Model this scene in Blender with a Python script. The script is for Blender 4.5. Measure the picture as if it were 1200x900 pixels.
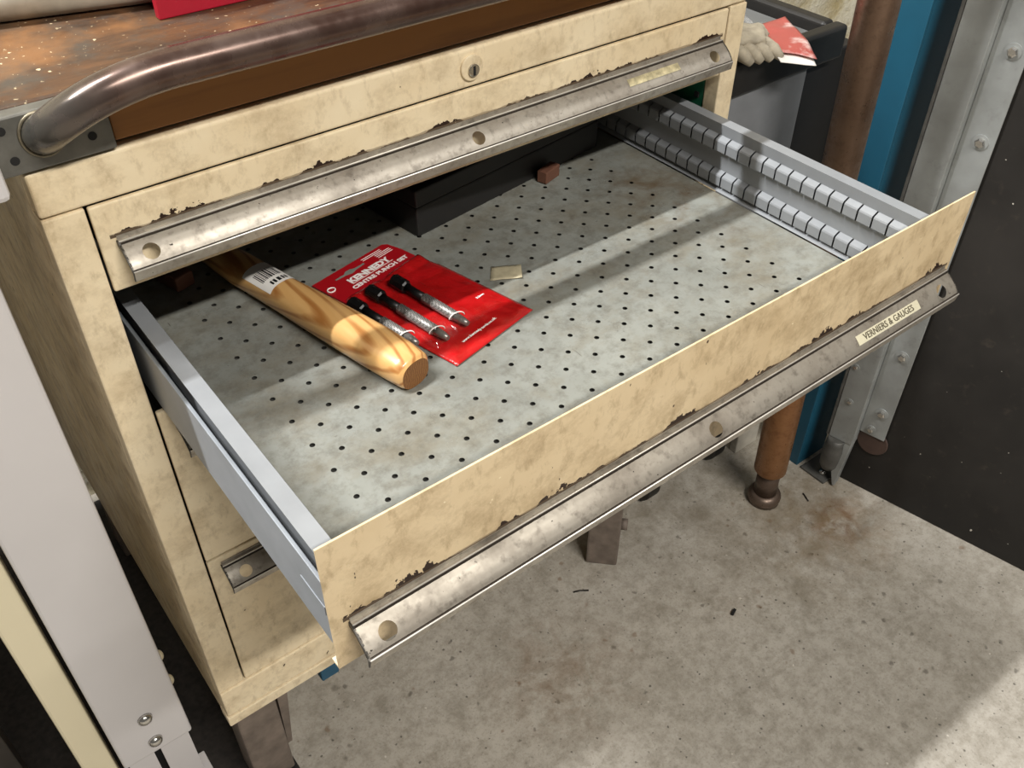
import bpy, bmesh, math, random
from mathutils import Vector, Matrix, noise as mnoise
random.seed(7)
C = bpy.context.scene.collection
sc = bpy.context.scene
for o in list(bpy.data.objects): bpy.data.objects.remove(o)

# ------------------------------------------------------------------ camera
cam = bpy.data.cameras.new('camera'); camo = bpy.data.objects.new('camera', cam); C.objects.link(camo)
CAM = Vector((-0.08532, -0.63616, 0.3047))
R3 = Matrix(((0.79084, -0.61201, 0.00438), (0.40033, 0.52269, 0.75268), (-0.46293, -0.5935, 0.65837)))
camo.matrix_world = Matrix.Translation(CAM) @ R3.transposed().to_4x4()
cam.sensor_width = 36; cam.lens = 1093.5 / 1200 * 36; cam.clip_start = 0.02
sc.camera = camo
# ------------------------------------------------------------------ light
sc.view_settings.view_transform = 'Standard'; sc.view_settings.look = 'None'
sc.view_settings.gamma = 1; sc.view_settings.use_curve_mapping = False
sc.view_settings.exposure = 0.0
wd = bpy.data.worlds.new('world'); sc.world = wd; wd.use_nodes = True
wd.node_tree.nodes['Background'].inputs[0].default_value = (1.0, 0.96, 0.9, 1)
wd.node_tree.nodes['Background'].inputs[1].default_value = 0.14
def area(name, loc, target, sx, sy, power, col):
    l = bpy.data.lights.new(name, 'AREA'); l.shape = 'RECTANGLE'; l.size = sx; l.size_y = sy
    l.energy = power; l.color = col
    o = bpy.data.objects.new(name, l); C.objects.link(o); o.location = loc
    d = (Vector(target) - Vector(loc)).normalized()
    y = d.cross(Vector((1, 0, 0))).normalized(); x = y.cross(-d).normalized()
    o.matrix_world = Matrix.Translation(loc) @ Matrix((x, y, -d)).transposed().to_4x4()
area('ceiling_tube_behind', (-1.4, 0.47, 3.2), (0.3, 0.0, -0.3), 1.8, 0.09, 265, (0.98, 0.98, 0.98))
area('ceiling_tube_front', (0.3, -2.1, 2.0), (0.3, -0.1, -0.3), 1.4, 0.08, 88, (1.0, 0.96, 0.90))

# ------------------------------------------------------------------ materials
def S(h):
    h = h.lstrip('#'); v = [int(h[i:i+2], 16) / 255 for i in (0, 2, 4)]
    return tuple(((c / 12.92) if c <= 0.04045 else ((c + 0.055) / 1.055) ** 2.4) for c in v) + (1,)
class NT:
    def __init__(s, name):
        s.m = bpy.data.materials.new(name); s.m.use_nodes = True; s.t = s.m.node_tree
        s.b = s.t.nodes['Principled BSDF']; s.tc = s.t.nodes.new('ShaderNodeTexCoord')
    def n(s, typ, **kw):
        x = s.t.nodes.new(typ)
        for k, v in kw.items(): setattr(x, k, v)
        return x
    def link(s, a, b): s.t.links.new(a, b)
    def put(s, sock, v):
        if hasattr(v, 'is_output') or isinstance(v, bpy.types.NodeSocket): s.link(v, sock)
        else: sock.default_value = v
    def mapping(s, scale=(1, 1, 1), rot=(0, 0, 0)):
        m = s.n('ShaderNodeMapping'); m.inputs['Scale'].default_value = scale; m.inputs['Rotation'].default_value = rot
        s.link(s.tc.outputs['Object'], m.inputs['Vector']); return m.outputs[0]
    def noise(s, scale, detail=4, rough=0.55, vec=None, dist=0.0):
        x = s.n('ShaderNodeTexNoise'); x.inputs['Scale'].default_value = scale; x.inputs['Detail'].default_value = detail
        x.inputs['Roughness'].default_value = rough; x.inputs['Distortion'].default_value = dist
        s.link(vec if vec is not None else s.tc.outputs['Object'], x.inputs['Vector']); return x.outputs['Fac']
    def ramp(s, fac, lo, hi):
        x = s.n('ShaderNodeMapRange'); x.clamp = True
        s.link(fac, x.inputs[0]); x.inputs[1].default_value = lo; x.inputs[2].default_value = hi; return x.outputs[0]
    def mix(s, fac, a, b):
        x = s.n('ShaderNodeMix', data_type='RGBA')
        s.put(x.inputs[0], fac); s.put(x.inputs[6], a); s.put(x.inputs[7], b); return x.outputs[2]
    def math(s, op, a, b=0.0, c=None):
        x = s.n('ShaderNodeMath', operation=op); s.put(x.inputs[0], a); s.put(x.inputs[1], b)
        if c is not None: s.put(x.inputs[2], c)
        return x.outputs[0]
    def xyz(s):
        x = s.n('ShaderNodeSeparateXYZ'); s.link(s.tc.outputs['Object'], x.inputs[0]); return x.outputs
    def bump(s, h, st, dist=0.001):
        x = s.n('ShaderNodeBump'); x.inputs['Strength'].default_value = st; x.inputs['Distance'].default_value = dist
        s.link(h, x.inputs['Height']); s.link(x.outputs[0], s.b.inputs['Normal'])
    def fin(s, col, rough=0.5, metal=0.0, spec=None, coat=None):
        s.put(s.b.inputs['Base Color'], col); s.put(s.b.inputs['Roughness'], rough); s.b.inputs['Metallic'].default_value = metal
        if spec is not None: s.b.inputs['Specular IOR Level'].default_value = spec
        if coat: s.b.inputs['Coat Weight'].default_value = coat; s.b.inputs['Coat Roughness'].default_value = 0.15
        return s.m
def plain(name, h, rough=0.5, metal=0.0, var=0.12, scale=60, bump=0.0, **kw):
    t = NT(name); c = S(h); d = tuple(x * (1 - var * 2) for x in c[:3]) + (1,)
    f = t.noise(scale, 5)
    if bump: t.bump(f, bump)
    return t.fin(t.mix(t.ramp(f, 0.3, 0.7), d, c), rough, metal, **kw)
def beige(name, chip_z=None, chip_w=0.005, edge=None, fleck=True, dirt=1.0, c1='#e8d8b8', c2='#dac5a0'):
    t = NT(name)
    col = t.mix(t.ramp(t.noise(9, 5, 0.6), 0.35, 0.75), S(c1), S(c2))
    f = t.math('MULTIPLY', t.ramp(t.noise(22, 8, 0.72, t.mapping((1, 1, 1.3), (0, 0.4, 0))), 0.47, 0.72), 0.60 * dirt); col = t.mix(f, col, S('#a28a66'))
    f = t.math('MULTIPLY', t.ramp(t.noise(85, 6, 0.7, t.mapping((1, 1, 0.5), (0, 0.5, 0))), 0.52, 0.72), 0.45 * dirt); col = t.mix(f, col, S('#8b7350'))
    if fleck:
        f = t.ramp(t.noise(150, 2, 0.5, t.mapping((1, 1, 0.6), (0, 0.7, 0))), 0.745, 0.77); col = t.mix(f, col, S('#3a281c'))
        f = t.ramp(t.noise(120, 2, 0.5), 0.745, 0.77); col = t.mix(f, col, S('#f3e6c6'))
    if chip_z is not None:
        X, Y, Z = t.xyz()
        n1 = t.noise(17, 3, 0.6, t.mapping((1, 0, 0))); n2 = t.noise(140, 3, 0.6)
        w = t.math('MULTIPLY', t.ramp(n1, 0.46, 0.58), chip_w)
        w = t.math('MULTIPLY', w, t.ramp(n2, 0.30, 0.62))
        inb = t.math('LESS_THAN', t.math('SUBTRACT', Z, chip_z), w)
        above = t.math('GREATER_THAN', Z, chip_z - 0.0015); inb = t.math('MULTIPLY', inb, above)
        xin = t.math('MULTIPLY', t.math('GREATER_THAN', X, 0.040), t.math('LESS_THAN', X, 0.688)); inb = t.math('MULTIPLY', inb, xin)
        col = t.mix(inb, col, S('#2b1a12'))
        # grey rubbed band just above the pull
        w2 = t.math('LESS_THAN', t.math('SUBTRACT', Z, chip_z), t.math('MULTIPLY', t.noise(60, 3), 0.0035))
        col = t.mix(t.math('MULTIPLY', t.math('MULTIPLY', t.math('MULTIPLY', w2, above), xin), 0.6), col, S('#6b5b48'))
    t.bump(t.noise(38, 5, 0.6, t.mapping((1, 1, 0.7), (0, 0.6, 0))), 0.28, 0.002)
    return t.fin(col, t.ramp(t.noise(30), -0.1, 1.3), spec=0.35)
def alu(name, dark=0.5):
    t = NT(name)
    a = t.noise(18, 5, 0.65); b = t.noise(130, 4, 0.6)
    col = t.mix(t.math('MULTIPLY', t.ramp(a, 0.42, 0.72), 0.75), S('#b0a99d'), S('#70675c'))
    col = t.mix(t.math('MULTIPLY', t.ramp(b, 0.52, 0.72), dark), col, S('#4d443a'))
    col = t.mix(t.ramp(t.noise(240, 2), 0.72, 0.76), col, S('#2a241f'))
    t.bump(b, 0.12, 0.0006)
    return t.fin(col, t.ramp(a, -0.35, 1.3), 0.62, spec=0.45)
def galv_drawer(name):
    t = NT(name)
    col = t.mix(t.ramp(t.noise(7, 6, 0.6), 0.3, 0.7), S('#787a74'), S('#91938c'))
    col = t.mix(t.math('MULTIPLY', t.ramp(t.noise(16, 6, 0.7, t.mapping((1, 1.4, 1), (0, 0, 0.5))), 0.44, 0.70), 0.8), col, S('#736c5c'))
    col = t.mix(t.math('MULTIPLY', t.ramp(t.noise(70, 8, 0.75), 0.46, 0.68), 0.65), col, S('#5f5c53'))
    X, Y, Z = t.xyz()
    # brown stains near the far right corner of the plate
    dx = t.math('SUBTRACT', X, 0.615); dy = t.math('SUBTRACT', Y, -0.02)
    r = t.math('SQRT', t.math('ADD', t.math('MULTIPLY', t.math('MULTIPLY', dx, dx), 3.0), t.math('MULTIPLY', dy, dy)))
    st = t.math('MULTIPLY', t.ramp(r, 0.13, 0.02), t.ramp(t.noise(22, 5, 0.7, dist=1.0), 0.45, 0.68))
    col = t.mix(t.math('MULTIPLY', st, 0.8), col, S('#5e4a30'))
    col = t.mix(t.ramp(t.noise(90, 2, 0.5, t.mapping((3, 0.35, 1), (0, 0, 0.9))), 0.74, 0.80), col, S('#5a574f'))
    t.bump(t.noise(90, 4), 0.06, 0.001)
    return t.fin(col, t.ramp(t.noise(25), 0.0, 1.2), 0.1, spec=0.4)
def timber(name, a, b, c, scale=1.0, rough=0.5, axis='Y', bump=0.05):
    t = NT(name)
    sc_ = {'X': (1.2, 14, 14), 'Y': (14, 1.2, 14)}[axis]
    v = t.mapping(tuple(k * scale for k in sc_))
    w = t.n('ShaderNodeTexWave', wave_type='BANDS', bands_direction='X' if axis == 'Y' else 'Y')
    w.inputs['Scale'].default_value = 1.3; w.inputs['Distortion'].default_value = 6; w.inputs['Detail'].default_value = 3
    t.link(v, w.inputs['Vector'])
    col = t.mix(w.outputs['Fac'], S(a), S(b))
    f = t.noise(4, 5, 0.6, v); col = t.mix(t.math('MULTIPLY', t.ramp(f, 0.5, 0.75), 0.7), col, S(c))
    t.bump(f, bump, 0.001)
    return t.fin(col, rough, spec=0.4)

ZF = -0.9            # workshop floor
W = 0.72; A_ = 0.0295; B_ = 0.0255; Z1 = -0.0345; Z2 = -0.1087; Z3 = -0.6426; Z4 = -0.7077; Z5 = -0.4327
D = 0.3073; ZT = -0.1101; ZB = -0.2311; ZP = -0.2183
G = 0.002; XL = A_ + G; XR = W - B_ - G
DEP = 0.56
M = {}
M['beige'] = beige('beige_paint')
M['beige_top'] = beige('beige_paint_top_drawer', Z2 + 0.0462, 0.007)
M['beige_open'] = beige('beige_paint_open_drawer', ZB + 0.0462, 0.010, dirt=1.3, c1='#dfcaa5', c2='#ccb48d')
M['beige_dark'] = beige('beige_paint_side', dirt=1.5)
M['alu'] = alu('worn_aluminium'); M['alu_dark'] = alu('worn_aluminium_dirty', 0.9)
M['end_steel'] = plain('dark_end_steel', '#4c4842', 0.5, 0.4, 0.25, 150); M['groove_brown'] = plain('dark_groove_brown', '#3f362d', 0.8); M['bright_alu'] = plain('rubbed_aluminium_glint', '#efeae0', 0.35, 0.35, 0.1, 90)
M['plate'] = galv_drawer('grey_drawer_paint')
M['wall_grey'] = plain('pale_grey_steel', '#8e9194', 0.5, 0.15, 0.06, 30)
M['runner'] = plain('blue_grey_steel', '#9da2a8', 0.45, 0.2, 0.08, 30)
M['black'] = plain('black_inside', '#141312', 0.8)
M['dark_pan'] = plain('dark_pan', '#3a3935', 0.8)

# ------------------------------------------------------------------ helpers
def tag(o, label=None, cat=None, group=None, kind=None):
    if label: o['label'] = label
    if cat: o['category'] = cat
    if group: o['group'] = group
    if kind: o['kind'] = kind
    return o
def empty(name, loc, label, cat, group=None):
    o = bpy.data.objects.new(name, None); o.empty_display_size = 0.02; C.objects.link(o); o.location = loc
    return tag(o, label, cat, group)
def attach(o, parent):
    if parent is not None:
        o.parent = parent
        inv = Matrix.Identity(4); p = parent
        mats = []
        while p is not None: mats.append(Matrix.Translation(p.location)); p = p.parent if p.parent is None else None
        if parent.type == 'EMPTY': o.matrix_parent_inverse = Matrix.Translation(parent.location).inverted()
class MB:
    def __init__(s): s.v = []; s.f = []; s.sm = []
    def add(s, vs, fs, smooth=False):
        k = len(s.v); s.v += [tuple(x) for x in vs]
        for f in fs: s.f.append(tuple(i + k for i in f)); s.sm.append(smooth)
        return s
    def box(s, x0, x1, y0, y1, z0, z1):
        if x0 > x1: x0, x1 = x1, x0
        if y0 > y1: y0, y1 = y1, y0
        if z0 > z1: z0, z1 = z1, z0
        return s.add([(x0,y0,z0),(x1,y0,z0),(x1,y1,z0),(x0,y1,z0),(x0,y0,z1),(x1,y0,z1),(x1,y1,z1),(x0,y1,z1)],
              [(0,3,2,1),(4,5,6,7),(0,1,5,4),(1,2,6,5),(2,3,7,6),(3,0,4,7)])
    def obox(s, c, ax, ay, az):     # centre and three half-axis vectors
        c, ax, ay, az = Vector(c), Vector(ax), Vector(ay), Vector(az)
        vs = [c + i*ax + j*ay + k*az for k in (-1, 1) for j in (-1, 1) for i in (-1, 1)]
        return s.add(vs, [(0,2,3,1),(4,5,7,6),(0,1,5,4),(1,3,7,5),(3,2,6,7),(2,0,4,6)])
    def tube(s, pts, rad, n=16, caps=True, sq=None, smooth=True):
        pts = [Vector(p) for p in pts]; m = len(pts)
        rad = rad if isinstance(rad, (list, tuple)) else [rad] * m
        up = None; rings = []
        for i, p in enumerate(pts):
            t = (pts[min(i+1, m-1)] - pts[max(i-1, 0)]).normalized()
            if up is None: up = t.orthogonal().normalized() if sq is None else Vector(sq)
            up = (up - t * up.dot(t)).normalized(); sd = t.cross(up)
            r = rad[i]; ra, rb = (r if isinstance(r, (tuple, list)) else (r, r))
            rings.append([p + up * (ra * math.sin(2*math.pi*k/n)) + sd * (rb * math.cos(2*math.pi*k/n)) for k in range(n)])
        k0 = len(s.v); vs = [v for r in rings for v in r]
        fs = [(i*n+j, i*n+(j+1) % n, (i+1)*n+(j+1) % n, (i+1)*n+j) for i in range(m-1) for j in range(n)]
        s.add(vs, fs, smooth)
        if caps: s.add(rings[0], [tuple(range(n))[::-1]]); s.add(rings[-1], [tuple(range(n))])
        return s
    def cyl(s, a, b, r, n=16, r2=None): return s.tube([a, b], [r, r if r2 is None else r2], n)
    def prism(s, prof, x0, x1, f):   # prof polygon of 2D points; f(x, a, b) -> 3D
        n = len(prof); vs = [f(x0, *p) for p in prof] + [f(x1, *p) for p in prof]
        return s.add(vs, [(i, (i+1) % n, n+(i+1) % n, n+i) for i in range(n)] + [tuple(range(n))[::-1], tuple(range(n, 2*n))])
    def sheet(s, prof, x0, x1, f, smooth=False):  # open strip
        n = len(prof); vs = [f(x0, *p) for p in prof] + [f(x1, *p) for p in prof]
        return s.add(vs, [(i, i+1, n+i+1, n+i) for i in range(n-1)], smooth)
    def build(s, name, mat, parent=None, bevel=0, solid=0, seg=2, sub=0, recalc=True):
        me = bpy.data.meshes.new(name); me.from_pydata(s.v, [], s.f); me.validate()
        if len(me.polygons) == len(s.sm): me.polygons.foreach_set('use_smooth', s.sm)
        if recalc:
            bm = bmesh.new(); bm.from_mesh(me); bmesh.ops.remove_doubles(bm, verts=bm.verts, dist=1e-6)
            bmesh.ops.recalc_face_normals(bm, faces=bm.faces); bm.to_mesh(me); bm.free()
        me.materials.append(M[mat] if isinstance(mat, str) else mat)
        o = bpy.data.objects.new(name, me); C.objects.link(o); attach(o, parent)
        if solid: md = o.modifiers.new('solid', 'SOLIDIFY'); md.thickness = solid; md.offset = 0
        if bevel: md = o.modifiers.new('bevel', 'BEVEL'); md.width = bevel; md.segments = seg; md.limit_method = 'ANGLE'; md.angle_limit = 0.6
        if sub: md = o.modifiers.new('sub', 'SUBSURF'); md.levels = sub; md.render_levels = sub
        return o
def hole_cell(mb, x0, x1, y0, y1, cx, cy, r, f, n=16, rings=1, smooth=False):
    """flat cell with a round hole, mapped by f(x, y)."""
    inner = [(cx + r*math.cos(2*math.pi*k/n), cy + r*math.sin(2*math.pi*k/n)) for k in range(n)]
    outer = []
    for k in range(n):
        c, s_ = math.cos(2*math.pi*k/n), math.sin(2*math.pi*k/n)
        tx = ((x1-cx) if c > 0 else (x0-cx)) / c if abs(c) > 1e-9 else 1e9
        ty = ((y1-cy) if s_ > 0 else (y0-cy)) / s_ if abs(s_) > 1e-9 else 1e9
        t = min(tx, ty); outer.append((cx + c*t, cy + s_*t))
    loops = []
    for j in range(rings + 1):
        a = j / rings; loops.append([(i[0]*(1-a)+o[0]*a, i[1]*(1-a)+o[1]*a) for i, o in zip(inner, outer)])
    vs = [f(*p) for l in loops for p in l]
    mb.add(vs, [(j*n+k, j*n+(k+1) % n, (j+1)*n+(k+1) % n, (j+1)*n+k) for j in range(rings) for k in range(n)], smooth)
    # corners of the cell
    for (X, Y) in ((x0,y0),(x1,y0),(x1,y1),(x0,y1)):
        best = [k for k in range(n) if (abs(outer[k][0]-X) < 1e-9) != (abs(outer[k][1]-Y) < 1e-9) or (abs(outer[k][0]-X) < 1e-9 and abs(outer[k][1]-Y) < 1e-9)]
        onx = [k for k in range(n) if abs(outer[k][0]-X) < 1e-9]; ony = [k for k in range(n) if abs(outer[k][1]-Y) < 1e-9]
        a = min(onx, key=lambda k: abs(outer[k][1]-Y)); b = min(ony, key=lambda k: abs(outer[k][0]-X))
        if a != b: mb.add([f(*outer[a]), f(X, Y), f(*outer[b])], [(0, 1, 2)], smooth)
def text_verts(txt, size, bold=0.0, sx=1.0, shear=0.0):
    cu = bpy.data.curves.new('txt', 'FONT'); cu.body = txt; cu.size = size; cu.offset = bold; cu.resolution_u = 2; cu.shear = shear
    ob = bpy.data.objects.new('txt', cu); C.objects.link(ob)
    dg = bpy.context.evaluated_depsgraph_get(); dg.update()
    me = bpy.data.meshes.new_from_object(ob.evaluated_get(dg))
    vs = [(v.co.x * sx, v.co.y) for v in me.vertices]; fs = [tuple(p.vertices) for p in me.polygons]
    bpy.data.objects.remove(ob); bpy.data.curves.remove(cu); bpy.data.meshes.remove(me)
    return vs, fs

# ------------------------------------------------------------------ setting
def spots(t, scale, r, prob, vec=None):
    v = t.n('ShaderNodeTexVoronoi'); v.inputs['Scale'].default_value = scale; v.inputs['Randomness'].default_value = 1.0
    if vec is None:
        m = t.n('ShaderNodeMapping'); t.link(t.tc.outputs['Object'], m.inputs['Vector']); n = t.n('ShaderNodeTexNoise'); n.inputs['Scale'].default_value = scale*1.6
        t.link(t.tc.outputs['Object'], n.inputs['Vector']); ad = t.n('ShaderNodeVectorMath', operation='MULTIPLY_ADD'); t.link(n.outputs['Color'], ad.inputs[0]); ad.inputs[1].default_value = (0.6/scale,)*3; t.link(m.outputs[0], ad.inputs[2]); vec = ad.outputs[0]
    t.link(vec, v.inputs['Vector'])
    sp = t.n('ShaderNodeSeparateColor'); t.link(v.outputs['Color'], sp.inputs[0])
    rad = t.math('MULTIPLY', sp.outputs[1], r)
    m = t.ramp(t.math('DIVIDE', v.outputs['Distance'], t.math('MAXIMUM', rad, 0.001)), 1.15, 0.55)
    return t.math('MULTIPLY', m, t.math('LESS_THAN', sp.outputs[0], prob))
def concrete():
    t = NT('stained_concrete')
    col = t.mix(t.ramp(t.noise(3.2, 6, 0.6), 0.35, 0.7), S('#a8a297'), S('#bab4a9'))
    col = t.mix(t.math('MULTIPLY', t.ramp(t.noise(55, 8, 0.75), 0.42, 0.64), 0.7), col, S('#857e71'))
    col = t.mix(t.math('MULTIPLY', t.ramp(t.noise(12, 7, 0.72, dist=0.5), 0.54, 0.74), 0.6), col, S('#787164'))
    col = t.mix(t.math('MULTIPLY', t.ramp(t.noise(260, 3, 0.6), 0.55, 0.68), 0.35), col, S('#6d675d'))
    col = t.mix(t.math('MULTIPLY', spots(t, 30, 0.24, 0.10), 0.4), col, S('#5d564c'))
    col = t.mix(t.math('MULTIPLY', spots(t, 75, 0.34, 0.13), 0.6), col, S('#4a443c'))
    col = t.mix(t.math('MULTIPLY', spots(t, 170, 0.36, 0.12), 0.75), col, S('#37322c'))
    col = t.mix(t.math('MULTIPLY', spots(t, 48, 0.24, 0.10), 0.5), col, S('#6e5136'))
    col = t.mix(t.math('MULTIPLY', spots(t, 110, 0.22, 0.05), 0.7), col, S('#d8d2c6'))
    col = t.mix(t.ramp(t.noise(60, 2, 0.5, t.mapping((3, 0.3, 1), (0, 0, 0.6))), 0.74, 0.8), col, S('#7a7368'))
    X, Y, Z = t.xyz()
    for (x, y, r0, amt, c, ns) in ((0.985, -0.155, 0.060, 1.0, '#5f3012', 34), (0.975, -0.165, 0.12, 0.6, '#7a5a34', 26), (0.93, -0.14, 0.20, 0.55, '#7c6a4c', 16), (0.43, -0.10, 0.14, 0.6, '#735a43', 24),
                                   (0.80, -0.02, 0.30, 0.5, '#6d624f', 12), (1.0, -0.05, 0.15, 0.5, '#5f5037', 18)):
        dx = t.math('SUBTRACT', X, x); dy = t.math('SUBTRACT', Y, y)
        r = t.math('SQRT', t.math('ADD', t.math('MULTIPLY', dx, dx), t.math('MULTIPLY', dy, dy)))
        m = t.math('MULTIPLY', t.ramp(r, r0, r0 * 0.15), t.ramp(t.noise(ns, 5, 0.7, dist=0.8), 0.40, 0.66))
        col = t.mix(t.math('MULTIPLY', m, amt), col, S(c))
    t.bump(t.noise(120, 5), 0.12, 0.002)
    return t.fin(col, t.ramp(t.noise(8), 0.1, 1.2), spec=0.35)
M['concrete'] = concrete()
tag(MB().box(-2.5, 3.0, -2.6, 0.66, ZF - 0.1, ZF).build('floor', 'concrete'), kind='structure')
def stonewall():
    t = NT('cream_rough_wall'); n = t.noise(14, 6, 0.7)
    t.bump(n, 0.9, 0.02)
    return t.fin(t.mix(t.ramp(n, 0.35, 0.6), S('#d3c294'), S('#faf3dc')), 0.9)
M['stone'] = stonewall()
tag(MB().box(-2.5, 3.0, 0.66, 0.76, ZF, 2.4).build('wall_back', 'stone'), kind='structure')
def blackboard():
    t = NT('black_board'); n = t.noise(6, 5, 0.6); m = t.noise(50, 5, 0.6)
    col = t.mix(t.ramp(n, 0.35, 0.75), S('#1d1b19'), S('#2d2a27'))
    col = t.mix(t.math('MULTIPLY', t.ramp(m, 0.6, 0.8), 0.5), col, S('#453d35'))
    col = t.mix(t.ramp(t.noise(90, 2, 0.5), 0.76, 0.78), col, S('#bdb6aa'))
    return t.fin(col, 0.55, spec=0.35)
M['blackboard'] = blackboard()
# wall frame: s along the wall towards the camera, o outwards
W0 = Vector((1.068, -0.101)); TT = Vector((0.2065, -0.9784)); NN = Vector((-0.9784, -0.2065))
def wl(s, o, z): p = W0 + TT * s + NN * o; return (p.x, p.y, z)
def wbox(mb, s0, s1, o0, o1, z0, z1):
    vs = [wl(s, o, z) for z in (z0, z1) for (s, o) in ((s0,o0),(s1,o0),(s1,o1),(s0,o1))]
    return mb.add(vs, [(0,3,2,1),(4,5,6,7),(0,1,5,4),(1,2,6,5),(2,3,7,6),(3,0,4,7)])
tag(wbox(MB(), -0.04, 2.3, -0.03, 0.0, ZF, 0.45).build('wall_right', 'blackboard', bevel=0.002), kind='structure')

# ------------------------------------------------------------------ cabinet
cab = empty('tool_cabinet', (W/2, DEP/2, ZF), 'cream painted steel drawer cabinet with its second drawer pulled wide open', 'cabinet')
MB().box(0.0, 0.004, 0.0195, DEP, Z4, 0.0).build('side_panel', 'beige_dark', cab)
MB().box(W-0.004, W, 0.0195, DEP, Z4, 0.0).build('side_panel', 'beige_dark', cab)
MB().box(0.004, W-0.004, DEP-0.003, DEP, Z4, 0.0).build('back_panel', 'beige_dark', cab)
MB().box(0.004, W-0.004, 0.02, DEP-0.003, -0.004, -0.001).build('top_panel', 'beige_dark', cab)
MB().box(0.004, W-0.004, 0.02, DEP-0.003, Z4+0.002, Z4+0.005).build('bottom_panel', 'beige_dark', cab)
MB().box(0, W, 0.0, 0.02, Z1+0.0006, 0.0).build('top_rail', 'beige', cab, 0.0025, seg=3)
MB().box(0, A_, 0.0, 0.02, Z3, Z1-0.0006).build('frame_post', 'beige', cab, 0.0015)
MB().box(W-B_, W, 0.0, 0.02, Z3, Z1-0.0006).build('frame_post', 'beige', cab, 0.0015)
MB().box(0, W, -0.0015, 0.02, -0.6895, Z3-0.0010).build('base_rail', 'beige', cab, 0.0015)
MB().box(-0.0015, W+0.0015, -0.003, 0.02, Z4, -0.6915).build('plinth_lip', 'beige', cab, 0.0012)
# lock
def ring_pts(cx, cz, y, r, n=28): return [(cx + r*math.cos(2*math.pi*k/n), y, cz + r*math.sin(2*math.pi*k/n)) for k in range(n)]
lx, lz = 0.3645, -0.0165
lock = MB().cyl((lx, 0.002, lz), (lx, -0.0025, lz), 0.0115, 32).build('lock', 'beige', cab, 0.001)
M['chrome'] = plain('worn_chrome', '#b9b5ad', 0.25, 0.9, 0.1, 100)
MB().cyl((lx+0.0005, -0.002, lz-0.002), (lx+0.0005, -0.0045, lz-0.002), 0.0055, 24).build('lock_barrel', 'chrome', lock, 0.0005)
MB().box(lx-0.0006, lx+0.0016, -0.0049, -0.004, lz-0.006, lz+0.002).build('keyhole', 'black', lock)
# handle profile: outward y (towards -Y), height z above drawer bottom edge
HP = [(0.0003, 0.0462), (0.0012, 0.0462), (0.0013, 0.0432), (0.0042, 0.0432), (0.0046, 0.0424), (0.0044, 0.0404), (0.0056, 0.0408), (0.0100, 0.0382), (0.0150, 0.0340), (0.0188, 0.0298), (0.0206, 0.0268)]
def arc(P):
    L = [0.0]
    for a, b in zip(P, P[1:]): L.append(L[-1] + math.hypot(b[0]-a[0], b[1]-a[1]))
    return L
FACE = HP[6:]; FL = arc(FACE)
def face_at(s):
    s = max(0, min(FL[-1], s))
    for i in range(len(FACE)-1):
        if s <= FL[i+1] + 1e-12:
            k = (s-FL[i])/(FL[i+1]-FL[i]); return (FACE[i][0]*(1-k)+FACE[i+1][0]*k, FACE[i][1]*(1-k)+FACE[i+1][1]*k)
    return FACE[-1]
HX0, HX1 = 0.0441, 0.6838
HOLES = (0.0621, 0.3605, 0.6628)
def make_handle(parent, y0, zb, mat='alu'):
    mb = MB(); f3 = lambda x, a, b: (x, y0 - a, zb + b)
    e = 0.010; cs = FL[-1] * 0.56
    def fm(x, s): a, b = face_at(s); return f3(x, a, b)
    xs = [HX0]
    for h in HOLES: xs += [h - e, h + e]
    xs.append(HX1)
    for i in range(len(xs)-1):
        x0, x1 = xs[i], xs[i+1]
        if i % 2: hole_cell(mb, x0, x1, 0, FL[-1], (x0+x1)/2, cs, 0.0064, fm, 24, 4, True)
        else:
            n = 12; vs = [fm(x, FL[-1]*k/n) for x in (x0, x1) for k in range(n+1)]
            mb.add(vs, [(k, k+1, n+2+k, n+1+k) for k in range(n)], True)
    mb.sheet(HP[:5], HX0, HX1, f3)
    gr = MB(); gr.sheet(HP[4:7], HX0, HX1, f3); gr.sheet([(0.0206, 0.0268), (0.0194, 0.0259), (0.0218, 0.0261)], HX0, HX1, f3); gr.build('dark_groove', 'groove_brown', parent, recalc=False)  # groove faces coloured dark brown
    eg = MB()
    for (a, b) in ((0.0042, 0.0432), (0.0223, 0.0258)): eg.tube([f3(HX0, a, b), f3(HX1, a, b)], 0.00055, 8)
    eg.build('worn_edge_glint', 'bright_alu', parent)  # thin pale tubes colour in the highlight along the rubbed ridges
    mb.sheet([(0.0218, 0.0261), (0.0224, 0.0257), (0.0224, 0.0248), (0.0208, 0.0172), (0.0196, 0.0172), (0.0205, 0.0245), (0.019, 0.0275)], HX0, HX1, f3)
    # hollow back skin a little behind the face
    back = [(0.0, 0.0395)] + [(a - 0.0016, b - 0.0020) for a, b in FACE[1:]]
    for i in range(len(xs)-1):
        x0, x1 = xs[i], xs[i+1]
        if i % 2 == 0: mb.sheet(back, x0, x1, f3)
    h = mb.build('handle', mat, parent, recalc=False)
    for x in (HX0, HX1):
        MB().prism([(0.0, 0.0425), (0.0042, 0.0432)] + FACE + [(0.0222, 0.0256), (0.0208, 0.0172), (0.0196, 0.0172), (0.0205, 0.0245), (0.0165, 0.0285), (0.008, 0.036), (0.0, 0.038)],
                   x - 0.0008, x + 0.0008, f3).build('end_cap', 'end_steel', parent)
    return h
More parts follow.
